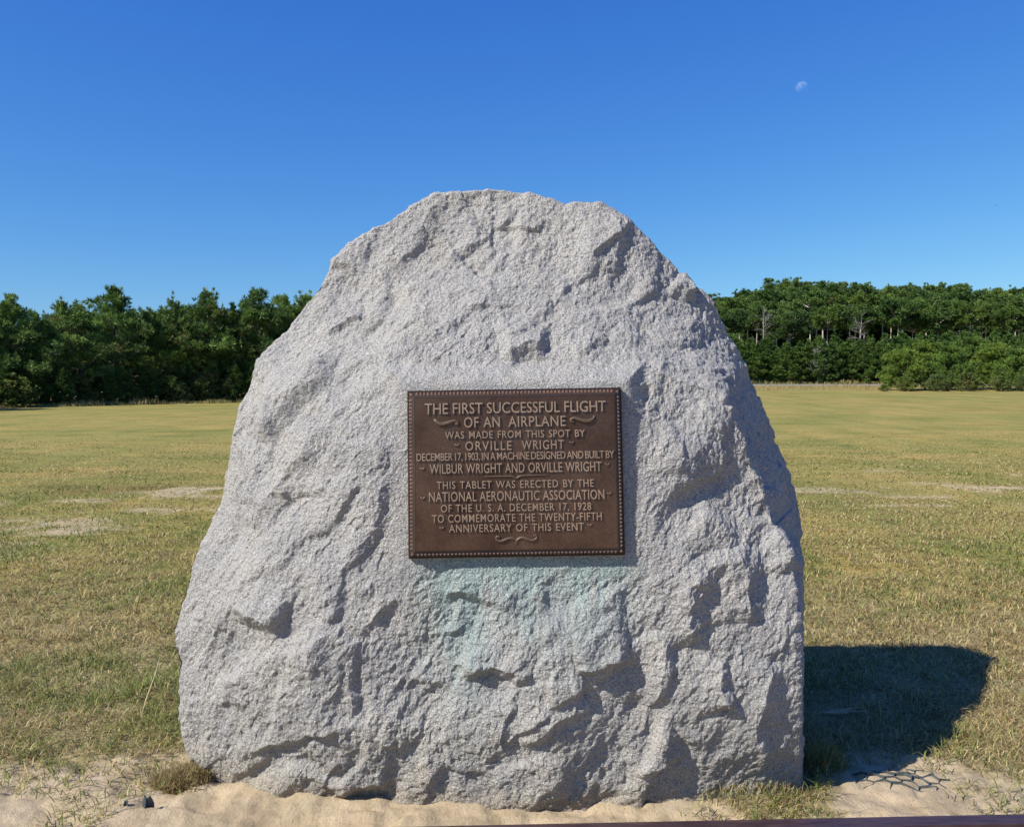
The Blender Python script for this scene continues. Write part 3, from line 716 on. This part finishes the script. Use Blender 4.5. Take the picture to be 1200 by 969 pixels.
# honeycomb ground mat showing through the sand
MP = plain('dark_plastic', (.035, .045, .045), (.07, .085, .085), .55, 40.)
c0 = P(1058, 912, gdist(912)); mb = MB(); R_ = .036; rnd = random.Random(9)
done = set()
for i in range(-6, 7):
    for j in range(-5, 6):
        hx = i * R_ * 1.5; hy = (j + (i % 2) * .5) * R_ * 1.732
        for k in range(6):
            a = [(hx + R_ * math.cos(math.pi / 3 * (k + t)), hy + R_ * math.sin(math.pi / 3 * (k + t))) for t in (0, 1)]
            key = tuple(sorted((round(u, 3), round(v_, 3)) for u, v_ in a))
            if key in done: continue
            done.add(key)
            m_ = ((a[0][0] + a[1][0]) / 2, (a[0][1] + a[1][1]) / 2)
            if (m_[0] / .2) ** 2 + (m_[1] / .11) ** 2 > 1.0 + .25 * math.sin(m_[0] * 31) + rnd.uniform(-.25, .2): continue
            dx, dy = a[1][0] - a[0][0], a[1][1] - a[0][1]; l_ = math.hypot(dx, dy); nx, ny = -dy / l_ * .0012, dx / l_ * .0012
            zs = [float(Hn(np.array([c0[0] + u]), np.array([c0[1] + v_]))[0]) + .011 - .008 * ((u / .2) ** 2 + (v_ / .11) ** 2) + .004 * math.sin(u * 47 + v_ * 31) for u, v_ in a]
            q_ = [(a[0][0] - nx, a[0][1] - ny), (a[1][0] - nx, a[1][1] - ny), (a[1][0] + nx, a[1][1] + ny), (a[0][0] + nx, a[0][1] + ny)]
            zz = [zs[0], zs[1], zs[1], zs[0]]
            mb.add([(u, v_, z_ - .03) for (u, v_), z_ in zip(q_, zz)] + [(u, v_, z_) for (u, v_), z_ in zip(q_, zz)],
                   [(4, 5, 6, 7), (0, 1, 5, 4), (1, 2, 6, 5), (2, 3, 7, 6), (3, 0, 4, 7)])
tag(link('honeycomb_mat', mb.mesh('honeycomb_mat', MP, False), None, (c0[0], c0[1], 0)), 'dark plastic honeycomb ground grid showing through the sand right of the boulder', 'ground mat')
def shard(px, py, s, rot, label):
    c = P(px, py, gdist(py)); mb = MB()
    for k, (ln, an) in enumerate(((.030, 0.), (.026, 2.1), (.022, 4.2))):
        p0 = Vector((0, 0, .004)); p1 = Vector((math.cos(an), math.sin(an), 0)) * ln * s; pm = (p0 + p1) / 2 + Vector((0, 0, .012 * s))
        for q0, q1, h0, h1 in ((p0, pm, .030, .034), (pm, p1, .034, .012)):
            nrm_ = Vector((-(q1 - q0).y, (q1 - q0).x, 0)).normalized() * .0025 * s
            v_ = [q0 - nrm_, q1 - nrm_, q1 + nrm_, q0 + nrm_]; hh = [h0 * s, h1 * s, h1 * s, h0 * s]
            mb.add([(u.x, u.y, -.01) for u in v_] + [(u.x, u.y, u.z + h) for u, h in zip(v_, hh)],
                   [(0, 3, 2, 1), (4, 5, 6, 7), (0, 1, 5, 4), (1, 2, 6, 5), (2, 3, 7, 6), (3, 0, 4, 7)])
    z_ = float(Hn(np.array([c[0]]), np.array([c[1]]))[0])
    tag(link('plastic_shard', mb.mesh('plastic_shard', MP, False), None, (c[0], c[1], z_), (0, 0, rot)), label, 'plastic fragment')
shard(172, 948, .85, .5, 'larger dark curled plastic fragment sticking out of the sand, left foreground')
shard(148, 947, .4, 1.7, 'smaller dark plastic tip in the sand, left of the curled fragment')

# ------------------------------------------------------------------ trees
FOL_L = foliage('pine_needles_dark', (.048, .096, .020), (.20, .30, .066))
FOL_Y = foliage('pine_needles_young', (.034, .074, .015), (.105, .175, .034))
FOL_B = foliage('pine_needles_old', (.046, .092, .020), (.130, .205, .046))
FOL_C = foliage('pine_needles_bright', (.060, .115, .020), (.18, .27, .05))
FOL_S = foliage('shrub_leaves', (.055, .088, .022), (.17, .215, .06))
BARK = bark('pine_bark', (.10, .075, .055), (.24, .19, .15)); PALE = bark('grey_bark', (.34, .30, .26), (.52, .47, .42)); DEAD = bark('dead_wood', (.17, .155, .14), (.30, .275, .25))

def needles(cen, out, n, L, W, r, colr):
    k = len(cen); D = out[:, None, :] * .5 + r.normal(0, .60, (k, n, 3)); D[..., 2] += .55
    D /= np.linalg.norm(D, axis=2, keepdims=True)
    S = np.cross(D, r.normal(0, 1, (k, n, 3))); S /= np.maximum(np.linalg.norm(S, axis=2, keepdims=True), 1e-6)
    l = L * r.uniform(.65, 1.15, (k, n, 1)); c = cen[:, None, :] + r.normal(0, L * .07, (k, n, 3))
    v = np.stack([c - S * W * .4, c + D * l * .55 - S * W * .62, c + D * l, c + D * l * .55 + S * W * .62], 2).reshape(-1, 3)
    q = np.arange(k * n)[:, None] * 4 + np.array([[0, 1, 2, 3]])
    return v, q, np.repeat(colr, n * 4, 0)

PROTO = {}
def pine(key, seed, H, R, cb, nl, tl, L, W, prof, mat, rise=.3, nn_=9, flat=.45, trunk_r=.02, brown=.04, barkm=None, s0=.38, cv=.22):
    r = np.random.default_rng(seed); tr = MB(); cen = []; out = []; cols = []
    bend = r.normal(0, .025, 2) * H
    def tp(h): t = h / H; return np.array([bend[0] * t * t, bend[1] * math.sin(t * 2.4), h])
    hs_ = np.linspace(0, H * .97, 9); r0_ = trunk_r * H
    tr.tube([tp(h) for h in hs_], [max(r0_ * (1 - h / H) ** .8, .02) * (1.25 if h == 0 else 1) for h in hs_], 8)
    az = r.uniform(0, 6.28)
    for i in range(nl):
        t = (i + r.uniform(0, 1)) / nl; h = H * (cb + (1 - cb) * t * .985); az += 2.4 + r.normal(0, .35)
        ln = R * prof(t) * r.uniform(.62, 1.18)
        if ln < .12: ln = .12
        ri = rise * (.4 + 1.4 * t) + r.normal(0, .12)
        dr = np.array([math.cos(az) * math.cos(ri), math.sin(az) * math.cos(ri), math.sin(ri)])
        p0 = tp(h); ptsb = [p0 + dr * ln * s + np.array([0, 0, .10 * ln * s * s]) for s in (0, .35, .7, 1)]
        tr.tube(ptsb, [max(.012, .022 * ln) * q_ for q_ in (1.3, 1, .7, .35)], 4, False)
        nt_ = max(3, int(tl * (.35 + ln / R)))
        clump = np.clip(r.normal(.45, cv), 0, 1); br = 1.0 if r.random() < brown and t < .75 else 0.0
        s = r.uniform(s0, 1.06, nt_) ** .8
        c = p0 + dr[None] * (ln * s)[:, None]; c[:, 2] += .10 * ln * s * s
        spread = (.10 * R + .20 * ln) * np.sin(np.clip(s, 0, 1) * 2.6) + .04 * R
        j = r.normal(0, 1, (nt_, 3)) * spread[:, None] * np.array([.50, .50, flat * .52]); j[:, 2] += .25 * spread * flat
        if i >= nl - 4:                      # leading shoots at the top stand up like candles
            j[:, :2] *= .5; j[:, 2] += np.abs(r.normal(0, .035 * H, nt_))
        cen.append(c + j); ou = dr[None] * .6 + j / np.maximum(spread, .05)[:, None] * .5; out.append(ou)
        lt = np.clip(clump + r.normal(0, .16, nt_), 0, 1)
        cols.append(np.stack([lt, np.full(nt_, .75 * br) * r.random(nt_), np.zeros(nt_)], 1))
    cen = np.concatenate(cen); out = np.concatenate(out); cols = np.concatenate(cols)
    v, q, c = needles(cen, out, nn_, L, W, r, cols)
    top = v[:, 2].max()
    PROTO.setdefault(key, []).append((tr.mesh('trunk', barkm or BARK, True), mesh_np('crown', v, q, None, mat, False, c), top, R))

def p_left(t): return (1 - t) ** .75 * (.72 + .28 * min(1, t * 5)) * (1 + .25 * math.sin(t * 29)) + .05
def p_umb(t): return math.sqrt(max(0, 1 - (2 * t - .75) ** 2 / 1.6)) * .95 + .08 if t < .97 else .25
def p_young(t): return (1 - t) ** .8 * (.7 + .3 * min(1, t * 6)) + .07
def p_bush(t): return math.sqrt(max(0, 1 - t * t)) * .95 + .08
for s in range(6): pine('left', 300 + s, 9.0, 4.1, .10, 58, 22, .44, .050, p_left, FOL_L, .36, 20, .42, cv=.34, s0=.55)
for s in range(2): pine('tall_open', 320 + s, 10.0, 3.6, .30, 50, 20, .46, .052, p_left, FOL_L, .36, 20, .7, .022, .10)
for s in range(5): pine('old', 340 + s, 13.0, 4.3, .68, 34, 30, .50, .085, p_umb, FOL_B, .36, 20, .36, .016, .02, PALE, .5, .3)
for s in range(3): pine('old_front', 350 + s, 13.0, 3.5, .79, 26, 30, .50, .085, p_umb, FOL_B, .36, 20, .36, .016, .03, PALE, .5, .3)
for s in range(5): pine('young', 360 + s, 5.6, 1.7, .10, 44, 16, .34, .06, p_young, FOL_Y, .40, 17, .55, .014, .04)
for s in range(4): pine('front', 380 + s, 6.0, 3.0, .03, 58, 26, .38, .055, p_bush, FOL_C, .40, 20, .5, .02, .05)
for s in range(4): pine('shrub', 400 + s, 2.2, 1.35, .02, 40, 22, .20, .05, p_bush, FOL_S, .55, 9, .8, .018, .05)
# leafless trees
def bare(key, seed, H, nl, R, cb):
    r = np.random.default_rng(seed); tr = MB(); br = MB()
    tr.tube([(0, 0, 0), (.1, 0, H * .35), (-.05, .1, H * .7), (.1, 0, H)], [.015 * H, .012 * H, .007 * H, .015], 8)
    for i in range(nl):
        h = H * (cb + (1 - cb) * r.random() * .97); a = r.uniform(0, 6.28); ln = R * (1.1 - h / H * .7) * r.uniform(.5, 1)
        pp = [np.array([.0, 0, h])]
        d_ = np.array([math.cos(a), math.sin(a), r.uniform(.1, .7)])
        for k in range(4): pp.append(pp[-1] + d_ * ln / 4); d_ = d_ + r.normal(0, .22, 3)
        br.tube(pp, [.034, .027, .02, .014, .009], 4, False)
        for k in (2, 3):
            for _ in range(2):
                e = d_ + r.normal(0, .6, 3); br.tube([pp[k], pp[k] + e * ln * .22, pp[k] + e * ln * .38 + [0, 0, .1]], [.022, .016, .01], 4, False)
    PROTO[key] = [(tr.mesh('trunk', DEAD, True), br.mesh('branches', DEAD, True), H, R)]
bare('dead', 420, 10.0, 24, 2.6, .42); bare('dead_young', 421, 5.0, 30, 1.3, .2)

rt = np.random.default_rng(99)
def plant(key, name, px, d_, top, label, cat, group=None, fat=1.0, var=None):
    pr = PROTO[key]; tm, cm, Ht, R = pr[int(rt.integers(len(pr))) if var is None else var % len(pr)]
    x = (px - 600) / F * d_; z = float(H0(np.array([x]), np.array([float(d_)]))[0])
    ht = EYE + (450 - top) / F * d_ - z
    s = ht / Ht; f = s * fat * rt.uniform(.93, 1.07)
    e = link(name, None, None, (x, d_, z - .05), (0, 0, rt.uniform(0, 6.28)), (f, f, s))
    link('trunk', tm, e)
    link('branches' if key.startswith('dead') else 'crown', cm, e)
    return tag(e, label, cat, group)

def dl(px): return float(np.interp(px, [-150, 0, 290, 700], [49.5, 54, 69.5, 90]))
# left wood, front rank: tops read from the photograph
LEFT = [(-62, 340, 'left'), (-20, 348, 'left'), (16, 341, 'left'), (55, 372, 'left'), (92, 356, 'left'), (133, 331, 'left'), (172, 358, 'left'), (208, 340, 'tall_open'),
        (243, 334, 'left'), (275, 352, 'tall_open'), (302, 334, 'left'), (332, 342, 'left'), (362, 338, 'left'), (392, 342, 'left')]
UNIQ = {133: 'tallest bushy dark pine, with a rounded peak above the middle of the left wood', 16: 'rounded dark pine beside the sky gap near the left picture edge',
        243: 'broad pine with the highest ragged top nearest left of the boulder', 302: 'upright pine with a spiky separate crown just left of the boulder\'s slope',
        55: 'low pine filling the dip in the treetops near the left edge', 208: 'open pine with bare grey lower limbs showing against the dark wood'}
for px, top, k in LEFT:
    plant(k, 'pine_tree', px, dl(px) + rt.uniform(2.5, 5), top, UNIQ.get(px, 'dark green pine in the front rank of the left wood, behind the shrubs'), 'pine tree', 'pines of the left wood', 1.0)
for px in range(-80, 420, 30):
    plant('left', 'pine_tree', px + rt.uniform(-8, 8), dl(px) + rt.uniform(9, 12), 354 + rt.uniform(-10, 10), 'dark pine deeper inside the left wood, behind the front rank', 'pine tree', 'pines of the left wood')
for px in range(-60, 420, 42):
    plant('left', 'pine_tree', px + rt.uniform(-10, 10), dl(px) + rt.uniform(15, 19), 366 + rt.uniform(-12, 10), 'dark pine deeper inside the left wood, behind the front rank', 'pine tree', 'pines of the left wood', 1.2)
# undergrowth along the left wood
x_ = -70
while x_ < 400:
    t_ = rt.choice([452, 446, 438, 430, 424]) + rt.uniform(-5, 5)
    plant('shrub' if t_ > 433 else 'young', 'shrub' if t_ > 433 else 'young_pine', x_, dl(x_) + rt.uniform(.2, 2.0), t_,
          'low leafy shrub in the undergrowth along the left wood' if t_ > 433 else 'small young pine among the shrubs along the left wood',
          'shrub' if t_ > 433 else 'pine tree', 'shrubs along the left wood' if t_ > 433 else 'young pines along the left wood', 1.25)
    x_ += rt.uniform(9, 17)
# the same wood goes on behind the stone
for px in range(425, 800, 34):
    plant('left' if px < 620 else 'old', 'pine_tree', px, dl(px) + rt.uniform(3, 8) + (22 if px >= 620 else 0), 345 + rt.uniform(-8, 10), 'pine of the far wood hidden behind the boulder', 'pine tree', 'pines behind the boulder')
for px in range(-410, -80, 55):
    plant('left', 'pine_tree', px, dl(-150) + rt.uniform(-2, 3), 340 + rt.uniform(-10, 10), 'pine of the left wood beyond the left picture edge', 'pine tree', 'pines beyond the left edge', 1.35)
for px in range(1300, 1640, 48):
    plant('front', 'pine_tree', px, 80 + rt.uniform(-4, 6), 372 + rt.uniform(-12, 10), 'pine beyond the right picture edge', 'pine tree', 'pines beyond the right edge', 1.3)
for px in range(600, 830, 28):
    plant('left', 'pine_tree', px, dl(px) + 14, 362 + rt.uniform(-8, 10), 'pine of the far wood hidden behind the boulder', 'pine tree', 'pines behind the boulder', 1.2)
for px in range(430, 860, 26):
    plant('young', 'pine_tree', px, dl(px) + rt.uniform(1, 2) + (8 if px > 700 else 0), 405 + rt.uniform(-8, 10), 'pine of the far wood hidden behind the boulder', 'pine tree', 'pines behind the boulder', 1.5)
# right: old pines on the rise, four ranks
for row, (d_, t0, stp) in enumerate(((114, 352, 40), (122, 344, 42), (132, 337, 44), (144, 332, 46))):
    px = 806 + row * 9
    while px < 1275:
        env = np.interp(px, [800, 850, 900, 960, 1030, 1090, 1150, 1270], [14, 6, 0, -3, -2, 2, 0, -3])
        plant('old_front' if (row == 0 and px > 960) or (row < 2 and rt.random() < .6) else 'old', 'pine_tree', px, d_ + rt.uniform(-2, 2), t0 + env + rt.uniform(-7, 7),
              ['old bare-trunked pine in the front rank of the right hill wood', 'old pine in the middle ranks of the right hill wood, only its crown showing',
               'old pine in the middle ranks of the right hill wood, only its crown showing', 'old pine forming the skyline of the right hill wood'][row],
              'pine tree', ['front pines of the hill wood', 'middle pines of the hill wood', 'middle pines of the hill wood', 'skyline pines of the hill wood'][row], rt.uniform(.92, 1.12))
        px += stp + rt.uniform(-7, 7)
plant('dead', 'dead_tree', 894, 111, 362, 'bare silvery dead tree with branches beside the boulder\'s right slope', 'dead tree', None, .9)
plant('dead', 'dead_tree', 1008, 111, 368, 'bare grey dead tree standing before the middle of the hill wood', 'dead tree', None, 1.0)
# dark undergrowth up the rise, seen between the old trunks
for row, (d_, t0) in enumerate(((151, 366), (158, 360), (166, 350))):
    px = 800 + row * 7
    while px < 1280:
        plant('young', 'young_pine', px, d_ + rt.uniform(-2, 2), t0 + rt.uniform(-6, 8), 'shaded understorey pine on the hill, seen between the old trunks', 'pine tree', 'understorey of the hill wood', 1.5)
        px += 27 + rt.uniform(-6, 6)
# young plantation behind the road
for row, (d_, t0, stp) in enumerate(((100.5, 403, 13), (104, 398, 14), (108, 394, 18))):
    px = 842 + row * 5
    while px < 1275:
        env = np.interp(px, [840, 900, 980, 1200], [2, 0, -3, -8])
        plant('young', 'young_pine', px, d_ + rt.uniform(-1, 1), t0 + env + rt.uniform(-6, 7),
              ['young pine in the front row behind the road on the right', 'young pine in the rear rows of the plantation behind the road'][min(row, 1)], 'pine tree',
              ['front row of the young pines', 'rear rows of the young pines'][min(row, 1)], rt.uniform(1.0, 1.3))
        px += stp + rt.uniform(-4, 4)
plant('dead_young', 'dead_tree', 958, 99.3, 405, 'small leafless brown-grey tree in front of the young pines behind the road', 'dead tree')
# the clump at the edge of the field
for px, d_, top, fat, lab in ((1056, 76, 404, 1.0, 'bright green bushy pine at the left end of the clump by the field'), (1084, 79, 394, .95, 'bushy pine second from left in the clump by the field'),
        (1112, 77, 398, .9, 'rounded bushy pine low in the middle of the clump by the field'), (1138, 81, 387, 1.0, 'tallest brownish-topped pine of the clump by the field'),
        (1165, 78, 396, .95, 'bushy pine right of the tallest one in the clump by the field'), (1192, 75, 402, .95, 'bushy pine at the right picture edge in the clump by the field'),
        (1225, 77, 396, 1.0, 'bushy pine beyond the right picture edge'), (1255, 77, 400, 1.0, 'bushy pine beyond the right picture edge')):
    plant('front', 'pine_tree', px, d_, top, lab, 'pine tree', 'pines of the clump by the field', fat)
for px, top, lab in ((1036, 449, 'tiny low bush left of the clump by the field'), (1062, 440, 'low bush under the bright green pine by the field'), (1098, 436, 'low bush under the second pine by the field'),
                     (1135, 434, 'low bush under the tallest pine by the field'), (1172, 438, 'low bush near the right edge under the clump'), (1204, 436, 'low bush cut by the right picture edge')):
    plant('shrub', 'shrub', px, 73.2, top, lab, 'shrub', 'bushes under the clump by the field', 1.3)

# ------------------------------------------------------------------ moon and a distant bird
m, nt, b = newmat('moon_surface'); L = nt.links.new
nt.nodes.remove(b)
tc = N(nt, 'ShaderNodeTexCoord'); n = N(nt, 'ShaderNodeTexNoise', Scale=.06, Detail=3.0); L(tc.outputs['Object'], n.inputs['Vector'])
df = N(nt, 'ShaderNodeBsdfDiffuse'); L(ramp(nt, n.outputs[0], [(.38, (.035, .035, .03)), (.58, (.085, .075, .062))]), df.inputs[0])
tr = N(nt, 'ShaderNodeBsdfTransparent'); ad = N(nt, 'ShaderNodeAddShader'); L(df.outputs[0], ad.inputs[0]); L(tr.outputs[0], ad.inputs[1])
ge = N(nt, 'ShaderNodeNewGeometry'); ms = N(nt, 'ShaderNodeMixShader'); L(ge.outputs['Backfacing'], ms.inputs[0]); L(ad.outputs[0], ms.inputs[1]); L(tr.outputs[0], ms.inputs[2])
L(ms.outputs[0], nt.nodes['Material Output'].inputs[0])
import bmesh
bm = bmesh.new(); bmesh.ops.create_uvsphere(bm, u_segments=48, v_segments=24, radius=20.0)
me = bpy.data.meshes.new('moon'); bm.to_mesh(me); bm.free(); me.materials.append(m)
for pl in me.polygons: pl.use_smooth = True
tag(link('moon', me, None, tuple(P(940, 103, 3000))), 'pale daytime moon high in the blue sky at upper right', 'moon')
mb = MB(); mb.tube([(-.16, 0, 0), (-.10, 0, .01), (.02, 0, .015), (.12, 0, .01), (.19, 0, .0)], [.008, .035, .045, .03, .006], 8)
for s in (-1, 1):
    mb.add([(.06, s * .02, .01), (-.06, s * .02, .01), (-.05, s * .2, .07), (.05, s * .2, .07), (-.03, s * .42, .03), (.0, s * .42, .03),
            (.06, s * .02, .022), (-.06, s * .02, .016), (-.05, s * .2, .078), (.05, s * .2, .082)],
           [(0, 1, 2, 3), (3, 2, 4, 5), (6, 9, 8, 7), (9, 5, 4, 8), (0, 3, 9, 6), (3, 5, 9), (1, 7, 8, 2), (2, 8, 4)])
tag(link('bird', mb.mesh('bird', plain('feathers', (.05, .05, .055), (.09, .09, .09))), None, tuple(P(1167, 241, 190)), (0, 0, .5)), 'tiny dark bird flying far off in the sky at the right', 'bird')
